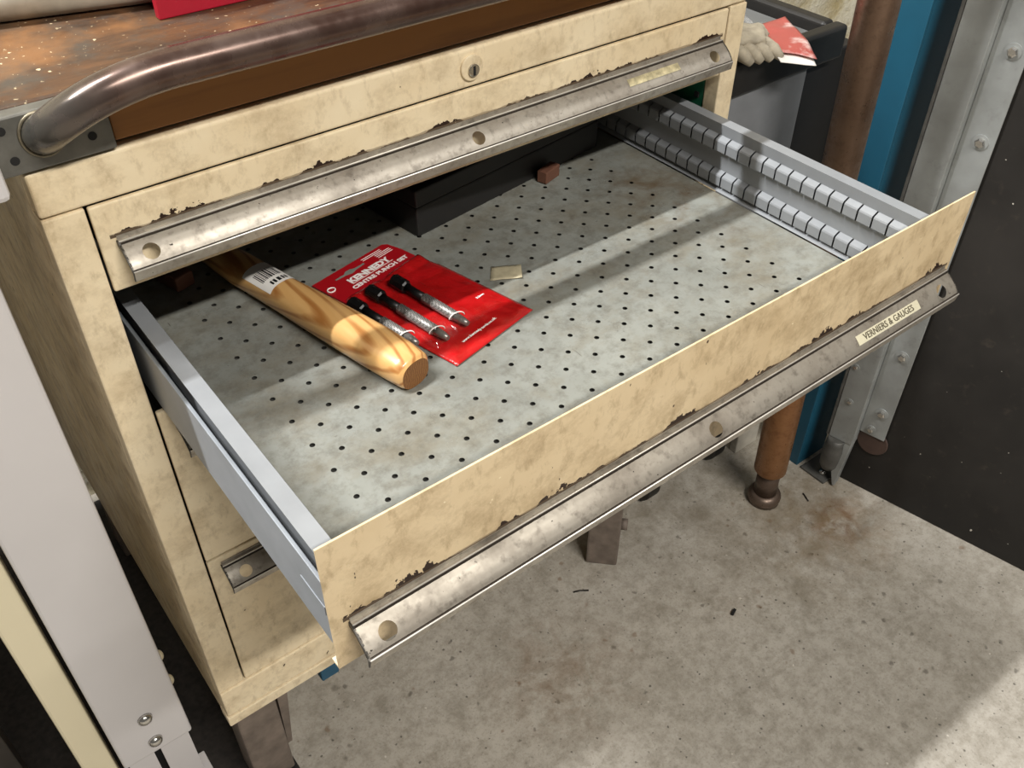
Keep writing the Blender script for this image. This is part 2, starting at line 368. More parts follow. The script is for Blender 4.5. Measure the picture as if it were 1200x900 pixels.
# closed drawers
def closed_drawer(zt, zb, mat, label, hz=None):
    dr = MB().box(XL, XR, 0.0, 0.005, zb + G/2, zt - 0.0016).build('drawer', mat, cab, 0.0016, seg=3)
    tag(dr, label); make_handle(dr, 0.0, zb if hz is None else hz)
    MB().box(XL+0.01, XR-0.01, 0.006, DEP-0.06, zb+0.012, zb+0.014).build('drawer_floor', 'dark_pan', dr)
    for x in (XL+0.01, XR-0.012): MB().box(x, x+0.002, 0.006, DEP-0.06, zb+0.012, zt-0.02).build('side_wall', 'dark_pan', dr)
    return dr
d1 = closed_drawer(Z1, Z2, 'beige_top', 'shallow closed top drawer front with chipped paint along its pull')
M['beige_d3'] = beige('beige_paint_third_drawer'); M['beige_d4'] = beige('beige_paint_fourth_drawer')
closed_drawer(ZB, Z5, 'beige_d3', 'closed third drawer front, largely hidden behind the open drawer', ZB - 0.062)
closed_drawer(Z5, Z3, 'beige_d4', 'closed bottom drawer front above the plinth', Z5 - 0.055)
# inner carcass rails
M['green'] = plain('green_enamel', '#1f6b4c', 0.4, 0.0, 0.15, 40)
for x in (A_ - 0.02, W - B_ + 0.001):
    MB().box(x, x+0.018, 0.021, DEP-0.05, Z2-0.075, Z2-0.004).build('inner_bracket', 'green' if x > 0.3 else 'dark_pan', cab, 0.001)
MB().box(W-B_-0.001, W-B_+0.001, 0.0262, 0.0322, -0.1425, -0.1365).build('inner_slot', 'black', cab)
for k in range(1, 3): MB().box(0.006, 0.022, 0.03, DEP-0.05, -0.23-0.2*k, -0.21-0.2*k).build('inner_runner', 'dark_pan', cab)
# open drawer
YF = -D
MB_open = MB()
dr2 = MB().box(XL, XR, YF, YF + 0.0016, ZB + G/2, ZT).build('drawer', 'beige_open', cab, 0.0004)
tag(dr2, 'wide open second drawer with a dented cream front and grey perforated tray')
MB().box(XL, XR, YF+0.0016, YF+0.009, ZB+G/2, ZB+0.003).build('front_bottom_flange', 'beige', dr2)
make_handle(dr2, YF, ZB)
YB = YF + 0.60 - 0.09
XC = (A_ + W - B_) / 2
prof = {'lip_o': 0.6835, 'lip_i': 0.670}
def wallmb(sgn):
    X = lambda x: XC + sgn * (x - XC)
    f = lambda y, x, z: (X(x), y, z)
    y0, y1 = YF + 0.002, YB
    w = MB()
    w.sheet([(0.6835, -0.1458), (0.6835, -0.1449), (0.6700, -0.1449), (0.6712, -0.1575)], y0, y1, f)
    w.sheet([(0.6712, -0.1575), (0.6795, -0.1580), (0.6795, -0.1755), (0.6712, -0.1755), (0.6712, -0.1965), (0.6795, -0.1970), (0.6795, -0.2145), (0.669, -0.2150), (0.6635, -0.2178)], y0, y1, f)
    k = 0; ys = -0.2516 - 0.017 * 3
    while ys < y1 - 0.017:
        a, b = max(ys + 0.0009, y0), ys + 0.017 - 0.0009
        if b > a:
            for dz in (0.0, -0.0388):
                w.sheet([(0.6715, -0.1573+dz), (0.6652, -0.1606+dz), (0.6644, -0.1622+dz), (0.6644, -0.1725+dz), (0.6655, -0.1740+dz), (0.6715, -0.1757+dz)], a, b, f)
        ys += 0.017
    return w
wr = wallmb(1).build('side_wall', 'wall_grey', dr2, recalc=False)
wl_ = wallmb(-1).build('side_wall', 'wall_grey', dr2, recalc=False)
for sgn in (1, -1):
    X = lambda x: XC + sgn * (x - XC)
    r = MB().box(X(0.6838), X(0.6868), YF+0.004, 0.30, -0.2275, -0.162).build('runner', 'runner', dr2, 0.0006)
    if sgn < 0: MB().box(X(0.6868), X(0.6874), YF+0.018, YF+0.050, -0.196, -0.188).build('stamped_tab', 'runner', r)
MB().box(XC - 0.31, XC + 0.31, YB, YB + 0.002, ZP-0.003, -0.15).build('back_wall', 'wall_grey', dr2)
# perforated tray plate
pl = MB(); P_, Q_ = 0.03375, 0.01705; HX = 0.12896; HY = YF + 0.0953
fz = lambda x, y: (x, y, ZP)
xa, xb = XC - 0.2995, XC + 0.2995
rows = int((YB - 0.02 - HY) / Q_)
for j in range(rows):
    y0, y1 = HY + (j-0.5)*Q_, HY + (j+0.5)*Q_
    i0, n_ = (0, 15) if j % 2 == 0 else (-0.5, 15)
    for i in range(n_):
        cx = HX + (i0 + i) * P_
        hole_cell(pl, cx - P_/2, cx + P_/2, y0, y1, cx, HY + j*Q_, 0.0024, fz, 12)
    pl.add([fz(xa, y0), fz(HX + (i0-0.5)*P_, y0), fz(HX + (i0-0.5)*P_, y1), fz(xa, y1)], [(0, 1, 2, 3)])
    xe = HX + (i0 + n_ - 0.5)*P_; pl.add([fz(xe, y0), fz(xb, y0), fz(xb, y1), fz(xe, y1)], [(0, 1, 2, 3)])
yl = HY + (rows-0.5)*Q_
pl.add([fz(xa, YF+0.002), fz(xb, YF+0.002), fz(xb, HY-0.5*Q_), fz(xa, HY-0.5*Q_)], [(0, 1, 2, 3)])
pl.add([fz(xa, yl), fz(xb, yl), fz(xb, YB), fz(xa, YB)], [(0, 1, 2, 3)])
pl.build('perforated_plate', 'plate', dr2)
MB().box(XC - 0.305, XC + 0.305, YF+0.004, YB, ZP - 0.0045, ZP - 0.0035).build('under_pan', 'dark_pan', dr2)
# paper scrap stuck in the tray
# handle label strip with lettering
M['tape'] = plain('cream_label_tape', '#e2dcc0', 0.6, 0, 0.08, 80)
M['tape_old'] = plain('torn_label_tape', '#c9bd95', 0.7, 0, 0.3, 160)
M['ink'] = plain('pencil_ink', '#6a6250', 0.7)
def label_strip(parent, x0, x1, s0, s1, y0, zb, mat, txt):
    n = 6; mb = MB()
    def fm(x, s, off=0.0004):
        a, b = face_at(s); a2, b2 = face_at(s+0.0005); a1, b1 = face_at(s-0.0005)
        tx, tz = a2-a1, b2-b1; l = math.hypot(tx, tz) or 1
        return (x, y0 - a + tz/l*off, zb + b + tx/l*off)
    vs = [fm(x, s0 + (s1-s0)*k/n) for x in (x0, x1) for k in range(n+1)]
    mb.add(vs, [(k, k+1, n+2+k, n+1+k) for k in range(n)]); mb.build('label_strip', mat, parent, recalc=False)
    if txt:
        tv, tf = text_verts(txt, 0.0085, 0.0001, 0.86)
        wdt = max(v[0] for v in tv); k = (x1-x0-0.018)/wdt
        m2 = MB(); m2.add([fm(x0 + 0.009 + v[0]*k, s1 - (s1-s0)*0.22 - v[1]*0.95, 0.0008) for v in tv], tf); m2.build('lettering', 'ink', parent, recalc=False)
label_strip(dr2, 0.5376, 0.6275, 0.0062, 0.0150, YF, ZB, 'tape', 'VERNIERS & GAUGES')
label_strip(d1, 0.5423, 0.6122, 0.0052, 0.0128, 0.0, Z2, 'tape_old', None)
# legs and underside
M['leg'] = plain('dirty_leg_steel', '#85786d', 0.7, 0.2, 0.2, 50, 0.2)
l = MB().box(0.008, 0.059, 0.012, 0.063, ZF + 0.0021, Z4).build('leg', 'leg', cab, 0.003)
fa = Vector((0.70, -0.71, 0)); fb = Vector((0.71, 0.70, 0)); fc = Vector((0.617, 0.026, (ZF + Z4)/2))
l = MB().obox(fc, fa*0.025, fb*0.016, (0, 0, (Z4 - ZF)/2)).build('leg', 'leg', cab, 0.003)
bc = fc + fa*0.025; MB().cyl((bc.x, bc.y, ZF + 0.085), (bc.x + fa.x*0.010, bc.y + fa.y*0.010, ZF + 0.085), 0.010, 6).build('bolt', 'leg', l)
for x in (0.008, 0.640): MB().box(x, x+0.051, DEP-0.07, DEP-0.02, ZF + (0.0021 if x < 0.3 else 0), Z4).build('leg', 'leg', cab, 0.003)
MB().add([(0.064, 0.02, Z4), (0.080, 0.02, Z4), (0.066, 0.02, ZF+0.05), (0.060, 0.02, ZF+0.05), (0.064, 0.05, Z4), (0.080, 0.05, Z4), (0.066, 0.05, ZF+0.05), (0.060, 0.05, ZF+0.05)],
         [(0,1,2,3),(7,6,5,4),(0,4,5,1),(1,5,6,2),(2,6,7,3),(3,7,4,0)]).build('leg_brace', 'leg', cab)
M['teal'] = plain('teal_paint', '#17506b', 0.5)
MB().box(0.116, 0.140, -0.002, 0.03, Z4-0.024, Z4).build('underside_bracket', 'teal', cab, 0.002)

# ------------------------------------------------------------------ worktop with push handle
def worktop_mat():
    t = NT('oil_stained_wood')
    v = t.mapping((2, 9, 9)); n = t.noise(5, 6, 0.65, v, 0.4); m = t.noise(14, 6, 0.7)
    col = t.mix(t.ramp(n, 0.35, 0.62), S('#35251a'), S('#5d4028'))
    col = t.mix(t.ramp(m, 0.46, 0.62), col, S('#484037'))
    X, Y, Z = t.xyz()
    col = t.mix(t.math('MULTIPLY', t.ramp(t.noise(9, 5, 0.6), 0.52, 0.68), 0.6), col, S('#8f6238'))
    f = t.math('MULTIPLY', t.ramp(t.noise(230, 2, 0.5), 0.68, 0.72), t.ramp(t.noise(12, 3), 0.42, 0.6)); col = t.mix(f, col, S('#cdbb97'))
    t.bump(m, 0.25, 0.002)
    return t.fin(col, 0.55, spec=0.35)
M['worktop'] = worktop_mat()
M['edge'] = timber('brown_wood_edge', '#96632f', '#a26d37', '#6d4521', 1.0, 0.45, 'X')
top = empty('worktop', (W/2, 0.28, 0.0), 'oil stained brown wooden worktop lying on the cream cabinet', 'worktop')
MB().box(-0.012, 0.74, 0.010, 0.60, 0.0005, 0.0430).build('board', 'worktop', top, 0.003)
MB().box(0.064, 0.66, 0.002, 0.0098, 0.0055, 0.0415).build('front_edging', 'edge', top, 0.001)
M['bracket'] = plain('grey_bracket_steel', '#7b7972', 0.45, 0.45, 0.25, 40, 0.15)
def barmat():
    t = NT('bronzed_steel_tube'); n = t.noise(25, 5, 0.6)
    X, Y, Z = t.xyz()
    col = t.mix(t.ramp(n, 0.35, 0.7), S('#4f3a32'), S('#6b5a52'))
    col = t.mix(t.math('MULTIPLY', t.ramp(t.math('ADD', X, t.math('MULTIPLY', n, 0.05)), 0.09, 0.03), 0.9), col, S('#5d5d58'))
    return t.fin(col, t.ramp(n, 0.0, 1.9), 0.6)
M['bar'] = barmat()
def bez(p, n):
    out = []
    for k in range(n+1):
        t = k/n; a = 1-t
        out.append(tuple(a**3*p[0][i] + 3*a*a*t*p[1][i] + 3*a*t*t*p[2][i] + t**3*p[3][i] for i in range(3)))
    return out
TY, TZ = -0.041, 0.0625
pathL = bez([(0.019, 0.0, 0.024), (0.019, -0.036, 0.040), (0.042, TY, 0.0610), (0.100, TY, TZ)], 22)
path = pathL + [(0.20, TY, TZ), (0.36, TY, TZ), (0.52, TY, TZ)] + [(0.72 - p[0], p[1], p[2]) for p in pathL[::-1]]
hb = MB().tube(path, 0.0128, 28).build('handle_bar', 'bar', top)
M['weld'] = plain('weld_bead', '#8d8470', 0.4, 0.7, 0.2, 200)
for x in (0.019, 0.701):
    MB().box(x-0.034, x+0.044, -0.003, 0.0098, 0.0025, 0.0425).build('handle_bracket', 'bracket', top, 0.0015) if x < 0.3 else MB().box(x-0.044, x+0.034, -0.003, 0.0098, 0.0025, 0.0425).build('handle_bracket', 'bracket', top, 0.0015)
    MB().tube([(x + 0.0137*math.cos(a), -0.0036, 0.026 + 0.0150*math.sin(a)) for a in [2*math.pi*k/28 for k in range(29)]], 0.0012, 8, False).build('weld', 'weld', top)
    for (bx, bz) in ((-0.023, 0.034), (-0.021, 0.013), (0.029, 0.033), (0.030, 0.0155)):
        if x < 0.3: MB().cyl((x+bx, -0.0025, bz), (x+bx, -0.0034, bz), 0.0030, 14).build('screw', 'black', top)

# ------------------------------------------------------------------ things on the worktop
M['pale_tube'] = plain('scuffed_pale_tube', '#cdc7b6', 0.5, 0.2, 0.2, 30)
a = Vector((-0.02, 0.186, 0.0625)); b = Vector((0.205, 0.1285, 0.0625))
tb = MB(); tb.tube([a, b], 0.0195, 28).tube([a + (b-a)*0.0002, a], 0.016, 20, False)
tube = tb.build('pale_tube', 'pale_tube'); tag(tube, 'scuffed off-white round tube lying across the wooden worktop', 'tube')
M['crimson'] = plain('crimson_box', '#b01a30', 0.4, 0, 0.06, 40)
rbx = empty('red_box', (0.25, 0.13, 0.043), 'plain crimson red box standing on the wooden worktop', 'box')
MB().box(0.143, 0.36, 0.0965, 0.1045, 0.0432, 0.14).build('body', 'crimson', rbx, 0.001)
MB().box(0.141, 0.362, 0.0945, 0.1065, 0.14, 0.152).build('lid', 'crimson', rbx, 0.001)

# ------------------------------------------------------------------ drawer contents
# hammer
ham = empty('hammer', (0.17, 0.1, ZP), 'hammer lying in the open drawer, pale wooden handle with barcode sticker', 'hammer')
def hickory():
    t = NT('varnished_hickory')
    v = t.mapping((26, 3.2, 26), (0, 0, 0.2))
    w = t.n('ShaderNodeTexWave', wave_type='RINGS', rings_direction='Y'); w.inputs['Scale'].default_value = 1.5; w.inputs['Distortion'].default_value = 4.5; w.inputs['Detail'].default_value = 2; w.inputs['Detail Scale'].default_value = 1.2
    t.link(v, w.inputs['Vector'])
    col = t.mix(t.ramp(w.outputs['Fac'], 0.55, 1.0), S('#cfa165'), S('#a26c38'))
    col = t.mix(t.math('MULTIPLY', t.ramp(t.noise(5, 4, 0.5, v), 0.45, 0.7), 0.5), col, S('#dcb57c'))
    return t.fin(col, 0.32, spec=0.5, coat=0.4)
M['hickory'] = hickory()
M['endgrain'] = timber('hickory_end_grain', '#8a6138', '#6b4526', '#5a3a20', 9, 0.6, 'Y')
p0 = Vector((0.2168, -0.1175, ZP)); p1 = Vector((0.1672, 0.1185, ZP))
ax = (p1 - p0).normalized(); side = Vector((ax.y, -ax.x, 0))
L = 0.315
# along, half width, half height
secs = [(0.0, 0.0150, 0.0130), (0.0030, 0.0176, 0.0150), (0.02, 0.0192, 0.0162), (0.05, 0.0198, 0.0166), (0.09, 0.0194, 0.0162), (0.13, 0.0184, 0.0154), (0.17, 0.0170, 0.0146), (0.205, 0.0168, 0.0142), (0.235, 0.0172, 0.0142), (0.26, 0.0150, 0.0138), (0.285, 0.0120, 0.0130), (L, 0.0115, 0.0128)]
N = 36
def hsec(s):
    for (s0, a0, b0), (s1, a1, b1) in zip(secs, secs[1:]):
        if s <= s1: k = (s-s0)/(s1-s0); return a0+(a1-a0)*k, b0+(b1-b0)*k
    return secs[-1][1:]
def hpt(s, th, off=0.0):
    a, b = hsec(s); c, s_ = math.cos(th), math.sin(th); e = 0.82
    u = (abs(c)**e) * (1 if c >= 0 else -1) * (a+off); h = (abs(s_)**e) * (1 if s_ >= 0 else -1) * (b+off)
    return p0 + ax*s + side*u + Vector((0, 0, 0.0004 + b + h + 0.0002))
ss = [x[0] for x in secs]; fine = sorted(set(ss + [0.0015] + [0.01*k for k in range(1, 31)]))
mb = MB(); vs = [hpt(s, 2*math.pi*k/N) for s in fine for k in range(N)]
mb.add(vs, [(i*N+k, i*N+(k+1) % N, (i+1)*N+(k+1) % N, (i+1)*N+k) for i in range(len(fine)-1) for k in range(N)], True)
hd = mb.build('handle', 'hickory', ham)
MB().add([hpt(0, 2*math.pi*k/N) - ax*0.0002 for k in range(N)], [tuple(range(N))]).build('handle_end', 'endgrain', hd)
def barcode():
    t = NT('barcode_sticker'); 
    w = t.n('ShaderNodeTexNoise'); w.inputs['Scale'].default_value = 260; w.inputs['Detail'].default_value = 0
    t.link(t.mapping((1, 0.05, 0), (0, 0, -0.2)), w.inputs['Vector'])
    X, Y, Z = t.xyz()
    return t.fin(S('#e9e6e0'), 0.4)
M['sticker'] = barcode(); M['sticker_clear'] = plain('sticker_pale_band', '#b9ad90', 0.35)
M['print_black'] = plain('black_print', '#161514', 0.5)
def patch(s0, s1, t0, t1, off, n=8, m=4):
    vs = [hpt(s0+(s1-s0)*i/m, t0+(t1-t0)*k/n, off) for i in range(m+1) for k in range(n+1)]
    return MB().add(vs, [(i*(n+1)+k, i*(n+1)+k+1, (i+1)*(n+1)+k+1, (i+1)*(n+1)+k) for i in range(m) for k in range(n)], True)
st = patch(0.170, 0.212, math.radians(38), math.radians(150), 0.0003).build('sticker', 'sticker', hd, recalc=False)
bars = MB()
tt = 60
random.seed(3)
while tt < 128:
    wdt = random.choice((1.6, 2.6, 4.2)); q = patch(0.184, 0.200, math.radians(tt), math.radians(min(tt+wdt, 130)), 0.0005, 2, 2); bars.add(q.v, q.f); tt += wdt + random.choice((1.8, 2.8, 3.6))
for k in range(5): q = patch(0.1735, 0.1795, math.radians(62+k*11), math.radians(69+k*11), 0.0005, 2, 2); bars.add(q.v, q.f)
bars.build('barcode', 'print_black', hd, recalc=False)
M['steel_dark'] = plain('forged_dark_steel', '#3a3836', 0.4, 0.8)
hc = p0 + ax*(L + 0.012) + Vector((0, 0, 0.0145))
hm = MB()
hm.tube([hc - side*0.062, hc - side*0.058, hc - side*0.03, hc - side*0.022, hc + side*0.02, hc + side*0.03, hc + side*0.055], [0.012, 0.0138, 0.0138, 0.0115, 0.0125, 0.0110, 0.004], 20)
hm.build('hammer_head', 'steel_dark', ham)

# red pouch of punches
T0 = Vector((0.2204, 0.0606)); angp = math.radians(13.0)
pu = Vector((math.cos(angp), math.sin(angp))); pv = Vector((math.sin(angp), -math.cos(angp)))   # u across, v down the card
O = Vector((0.2160, 0.0640))
def pk(u, v, z=0.0): p = O + pu*u + pv*v; return (p.x, p.y, ZP + z)
pack = empty('punch_set_pack', (O.x + 0.05, O.y - 0.08, ZP), 'red plastic hanging pouch reading centre punch set beside the wooden hammer handle', 'packaging')
def redplastic():
    t = NT('glossy_red_plastic'); n = t.noise(40, 4, 0.5, dist=0.8)
    t.bump(n, 0.6, 0.004)
    return t.fin(t.mix(t.ramp(n, 0.3, 0.7), S('#98100f'), S('#b81519')), 0.28, spec=0.5, coat=0.5)
M['red'] = redplastic(); M['white_print'] = plain('white_print', '#f1ece8', 0.5, 0, 0.02)
M['red_card'] = plain('dark_red_card', '#a5101a', 0.4, 0, 0.05, 30)
PW, PL = 0.1060, 0.1870
HDR = 0.045
# pouch body grid with wrinkles, slightly pillowed
nu, nv = 36, 56; mb = MB(); vs = []
def pz(u, v):
    e = min(u, PW-u, PL-v); k = max(0.0, min(1.0, e/0.006))
    z = 0.0012 + 0.0016*k
    z += 0.0022*k*max(0, mnoise.noise(Vector((u*45, v*28, 3.1)))) + 0.0010*k*mnoise.noise(Vector((u*90, v*60, 1.7)))
    if v < HDR + 0.012: z += 0.004*k*max(0, 1-abs(v-HDR-0.004)/0.012)*(0.6+0.4*math.sin(u*90))
    return z
outl = lambda v: 0.0
for j in range(nv+1):
    v = HDR + (PL-HDR)*j/nv
    for i in range(nu+1):
        u1 = PW - (0.006*max(0, 1-(v-HDR)/0.025))
        u = u1*i/nu; vs.append(pk(u, v, pz(u, v)))
mb.add(vs, [(j*(nu+1)+i, j*(nu+1)+i+1, (j+1)*(nu+1)+i+1, (j+1)*(nu+1)+i) for j in range(nv) for i in range(nu)], True)
pouch = mb.build('pouch', 'red', pack, solid=0.0008)
hdr = MB()
hp_ = [(0.0, 0.0), (0.094, 0.0), (0.098, 0.004), (0.1005, 0.022), (0.1000, HDR+0.003), (0.0, HDR+0.003)]
hdr.prism(hp_, 0.0006, 0.0022, lambda z, u, v: pk(u, v, z + 0.0012*(v/HDR)))
hdrc = hdr.build('header_card', 'red_card', pack)
hz = lambda v: 0.0022 + 0.0012*(v/HDR) + 0.0002
def ptext(txt, u0, v0, width, height, parent, shear=0.0, bold=0.0006, z=None, mat='white_print'):
    tv, tf = text_verts(txt, 0.01, bold, 1.0, shear)
    w = max(v[0] for v in tv) - min(v[0] for v in tv); x0 = min(v[0] for v in tv); h = max(v[1] for v in tv) - min(v[1] for v in tv)
    k = width/w; kh = height/h
    MB().add([pk(u0 + (v[0]-x0)*k, v0 - v[1]*kh, (hz(v0 - v[1]*kh) if z is None else z(u0 + (v[0]-x0)*k, v0 - v[1]*kh))) for v in tv], tf).build('lettering', mat, parent, recalc=False)
ptext('KENNEDY', 0.0265, 0.0275, 0.054, 0.0088, hdrc, 0.0, 0.00055)
MB().prism([(0.0265, 0.0287), (0.0805, 0.0287), (0.0805, 0.0295), (0.0265, 0.0295)], 0.0, 0.0001, lambda z, u, v: pk(u, v, hz(v)+z)).build('rule', 'white_print', hdrc)
ptext('CENTRE PUNCH SET', 0.0215, 0.0375, 0.073, 0.0058, hdrc, 0.0, 0.0005)
for k in range(5):
    u0, u1 = ((0.060, 0.086) if k < 2 else (0.074, 0.094)); v0 = 0.0045 + k*0.0026
    MB().prism([(u0, v0), (u1, v0), (u1, v0+0.0009), (u0, v0+0.0009)], 0.0, 0.0001, lambda z, u, v: pk(u, v, hz(v)+z)).build('small_print', 'white_print', hdrc)
MB().tube([pk(0.006 + 0.004*math.cos(a), 0.021 + 0.0035*math.sin(a), hz(0.021)+0.0003) for a in [2*math.pi*k/18 for k in range(19)]], 0.0007, 6, False).build('emblem', 'white_print', hdrc)
# hanging slot
MB().prism([(0.020, 0.0105), (0.032, 0.0105), (0.036, 0.0080), (0.042, 0.0080), (0.046, 0.0105), (0.058, 0.0105), (0.058, 0.0125), (0.046, 0.0135), (0.039, 0.0155), (0.032, 0.0135), (0.020, 0.0125)], 0.0, 0.00015, lambda z, u, v: pk(u, v, hz(v)+z)).build('hanging_slot', 'plate', hdrc)
ptext('www.kennedy-tools.co.uk', 0.026, 0.1715, 0.046, 0.0042, pouch, 0.0, 0.0004, lambda u, v: pz(u, v)+0.0008)
ptext('3.2mm', 0.0835, 0.1380, 0.010, 0.0026, pouch, 0, 0.0004, lambda u, v: pz(u, v)+0.0010)
# punches
M['punch_black'] = plain('black_oxide_steel', '#232323', 0.38, 0.6, 0.2, 200)
def knurl():
    t = NT('knurled_steel'); X, Y, Z = t.xyz()
    v = t.n('ShaderNodeTexChecker'); v.inputs['Scale'].default_value = 900; t.link(t.mapping((1, 1, 1), (0, 0, 0.785+0.2)), v.inputs['Vector'])
    t.bump(v.outputs['Fac'], 0.8, 0.0006)
    return t.fin(t.mix(v.outputs['Fac'], S('#565451'), S('#aaa7a1')), 0.4, 0.5)
M['knurl'] = knurl(); M['punch_tip'] = plain('ground_steel', '#8a8782', 0.35, 0.6)
dirp = Vector((math.sin(math.radians(9.5)), -math.cos(math.radians(9.5)), 0))
PZ = ZP + 0.0100
for idx, (hx, hy, ex, ey, lab) in enumerate(((0.2780, 0.0150, 0.2952, -0.0830, 'black headed knurled centre punch in the red pouch, farthest from the hammer handle'),
                                   (0.2510, 0.0150, 0.2690, -0.0895, 'black headed knurled centre punch in the red pouch, middle one of three'),
                                   (0.2275, 0.0080, 0.2435, -0.0790, 'black headed knurled centre punch partly covered by the wooden hammer handle'))):
    a = Vector((hx, hy, PZ)); b = Vector((ex, ey, PZ - 0.001)); d_ = (b - a); Lp = d_.length; d_.normalize()
    e = empty('centre_punch', (a.x, a.y, PZ), lab, 'punch', 'three punches in the red pouch')
    MB().tube([a, a + d_*0.0012, a + d_*0.0175, a + d_*0.019], [0.0052, 0.0066, 0.0066, 0.0050], 4 if False else 8, True, (0, 0, 1), False).build('head', 'punch_black', e)
    MB().tube([a + d_*0.019, a + d_*0.042], [0.0042, 0.0042], 16).build('neck', 'punch_black', e)
    MB().tube([a + d_*0.042, a + d_*0.043, a + d_*(Lp-0.017), a + d_*(Lp-0.016)], [0.0040, 0.0050, 0.0050, 0.0042], 18).build('knurled_grip', 'knurl', e)
    MB().tube([a + d_*(Lp-0.016), a + d_*(Lp-0.006), a + d_*Lp], [0.0043, 0.0036, 0.0024], 16).build('tip', 'punch_tip', e)
    # white size band printed on the film
    c = a + d_*(Lp-0.014); sd = Vector((-d_.y, d_.x, 0))
    mbb = MB(); pts = [c + sd*(0.0075*math.cos(q)) + Vector((0, 0, 0.0054*math.sin(q))) + d_*0.0022*math.cos(q) for q in [math.pi*k/12 for k in range(13)]]
    mbb.tube(pts, (0.0006), 6); mbb.build('size_band', 'white_print', pack)
def filmmat():
    t = NT('clear_pouch_film'); t.bump(t.noise(60, 4, 0.5, dist=1.0), 0.6, 0.003)
    g = t.n('ShaderNodeBsdfGlossy'); g.inputs['Roughness'].default_value = 0.12; tr = t.n('ShaderNodeBsdfTransparent'); mx = t.n('ShaderNodeMixShader'); fr = t.n('ShaderNodeFresnel'); fr.inputs['IOR'].default_value = 1.35
    bp_ = [n for n in t.t.nodes if n.type == 'BUMP'][0]; t.link(bp_.outputs[0], g.inputs['Normal'])
    lw = t.n('ShaderNodeLayerWeight'); t.link(t.math('MULTIPLY_ADD', lw.outputs['Facing'], 0.12, 0.03), mx.inputs[0]); t.link(tr.outputs[0], mx.inputs[1]); t.link(g.outputs[0], mx.inputs[2])
    t.link(mx.outputs[0], t.t.nodes['Material Output'].inputs['Surface']); return t.m
M['pouch_film'] = filmmat()
PL3 = [((0.2780, 0.0150), (0.2952, -0.0830)), ((0.2510, 0.0150), (0.2690, -0.0895)), ((0.2275, 0.0080), (0.2435, -0.0790))]
def filmz(x, y):
    z = 0.0055
    for (a, b) in PL3:
        d0 = Vector((b[0]-a[0], b[1]-a[1])); L0 = d0.length; d0.normalize(); r = Vector((x-a[0], y-a[1])); t = r.dot(d0); q = abs(r.x*d0.y - r.y*d0.x)
        e = max(0, -t, t - L0); dd = math.hypot(q, e)
        z = max(z, 0.0180 - max(0, dd - 0.006)*1.1)
    return z
fv = []; nu2, nv2 = 60, 70
for j in range(nv2+1):
    for i in range(nu2+1):
        u = 0.004 + (PW-0.010)*i/nu2; v = HDR + 0.004 + (0.155-HDR)*j/nv2
        x, y, _ = pk(u, v); ed = min(i, nu2-i, j, nv2-j)/6.0; k = min(1.0, ed)
        fv.append((x, y, ZP + pz(u, v)*(1-k) + filmz(x, y)*k + 0.0006))
MB().add(fv, [(j*(nu2+1)+i, j*(nu2+1)+i+1, (j+1)*(nu2+1)+i+1, (j+1)*(nu2+1)+i) for j in range(nv2) for i in range(nu2)], True).build('clear_film', 'pouch_film', pack)
# dark tray box in the drawer
M['black_plastic'] = plain('black_plastic', '#1b1a1a', 0.55, 0, 0.1, 60)
bx0 = Vector((0.3462, 0.0760)); byaw = math.radians(8)
bu = Vector((math.cos(byaw), math.sin(byaw))); bv = Vector((-math.sin(byaw), math.cos(byaw)))
def bp(u, v, z): p = bx0 + bu*u + bv*v; return Vector((p.x, p.y, ZP + z))
bb = empty('black_case', bp(0.12, 0.08, 0), 'matt black case lying deep inside the open drawer', 'case')
def bbox(u0, u1, v0, v1, z0, z1):
    return MB().obox((bp(u0, v0, z0) + bp(u1, v1, z1))/2, Vector((bu.x, bu.y, 0))*(u1-u0)/2, Vector((bv.x, bv.y, 0))*(v1-v0)/2, (0, 0, (z1-z0)/2))
bbox(0, 0.285, 0, 0.12, 0.0004, 0.034).build('base', 'black_plastic', bb, 0.002)  # case stretched so its black also covers the deep shade beside it
bbox(-0.001, 0.286, -0.001, 0.121, 0.0345, 0.054).build('lid', 'black_plastic', bb, 0.002)
M['tan_wood'] = plain('tan_wood', '#6a4636', 0.6)
wb = MB().obox((0.532, 0.0905, ZP + 0.0078), (0.013, 0.004, 0), (-0.002, 0.006, 0), (0, 0, 0.0072)).build('wood_offcut', 'tan_wood', bevel=0.001)
tag(wb, 'small tan wooden offcut against the black case in the drawer', 'offcut')
bk = MB().obox((0.112, 0.165, ZP + 0.0084), (0.010, 0.003, 0), (-0.008, 0.03, 0), (0, 0, 0.008)).build('wood_wedge', 'tan_wood', bevel=0.002)
tag(bk, 'short reddish wooden wedge in the dark left corner of the drawer', 'wedge')
# scrap of paper
M['scrap'] = plain('yellowed_paper', '#b3a98c', 0.7, 0, 0.2, 60)
n = 6; q = [(0.3590, -0.0310), (0.3735, -0.0130), (0.3990, -0.0285), (0.3860, -0.0475)]
vs = []
for j in range(n+1):
    for i in range(n+1):
        s_, t_ = i/n, j/n
        x = (1-s_)*(1-t_)*q[0][0] + (1-s_)*t_*q[1][0] + s_*t_*q[2][0] + s_*(1-t_)*q[3][0]
        y = (1-s_)*(1-t_)*q[0][1] + (1-s_)*t_*q[1][1] + s_*t_*q[2][1] + s_*(1-t_)*q[3][1]
        vs.append((x, y, ZP + 0.0006 + 0.0012*s_*s_ + 0.0006*mnoise.noise(Vector((x*90, y*90, 0)))))
sp = MB().add(vs, [(j*(n+1)+i, j*(n+1)+i+1, (j+1)*(n+1)+i+1, (j+1)*(n+1)+i) for j in range(n) for i in range(n)], True).build('paper_scrap', 'scrap', solid=0.0004)
tag(sp, 'small yellowed paper scrap on the perforated drawer plate', 'paper scrap')

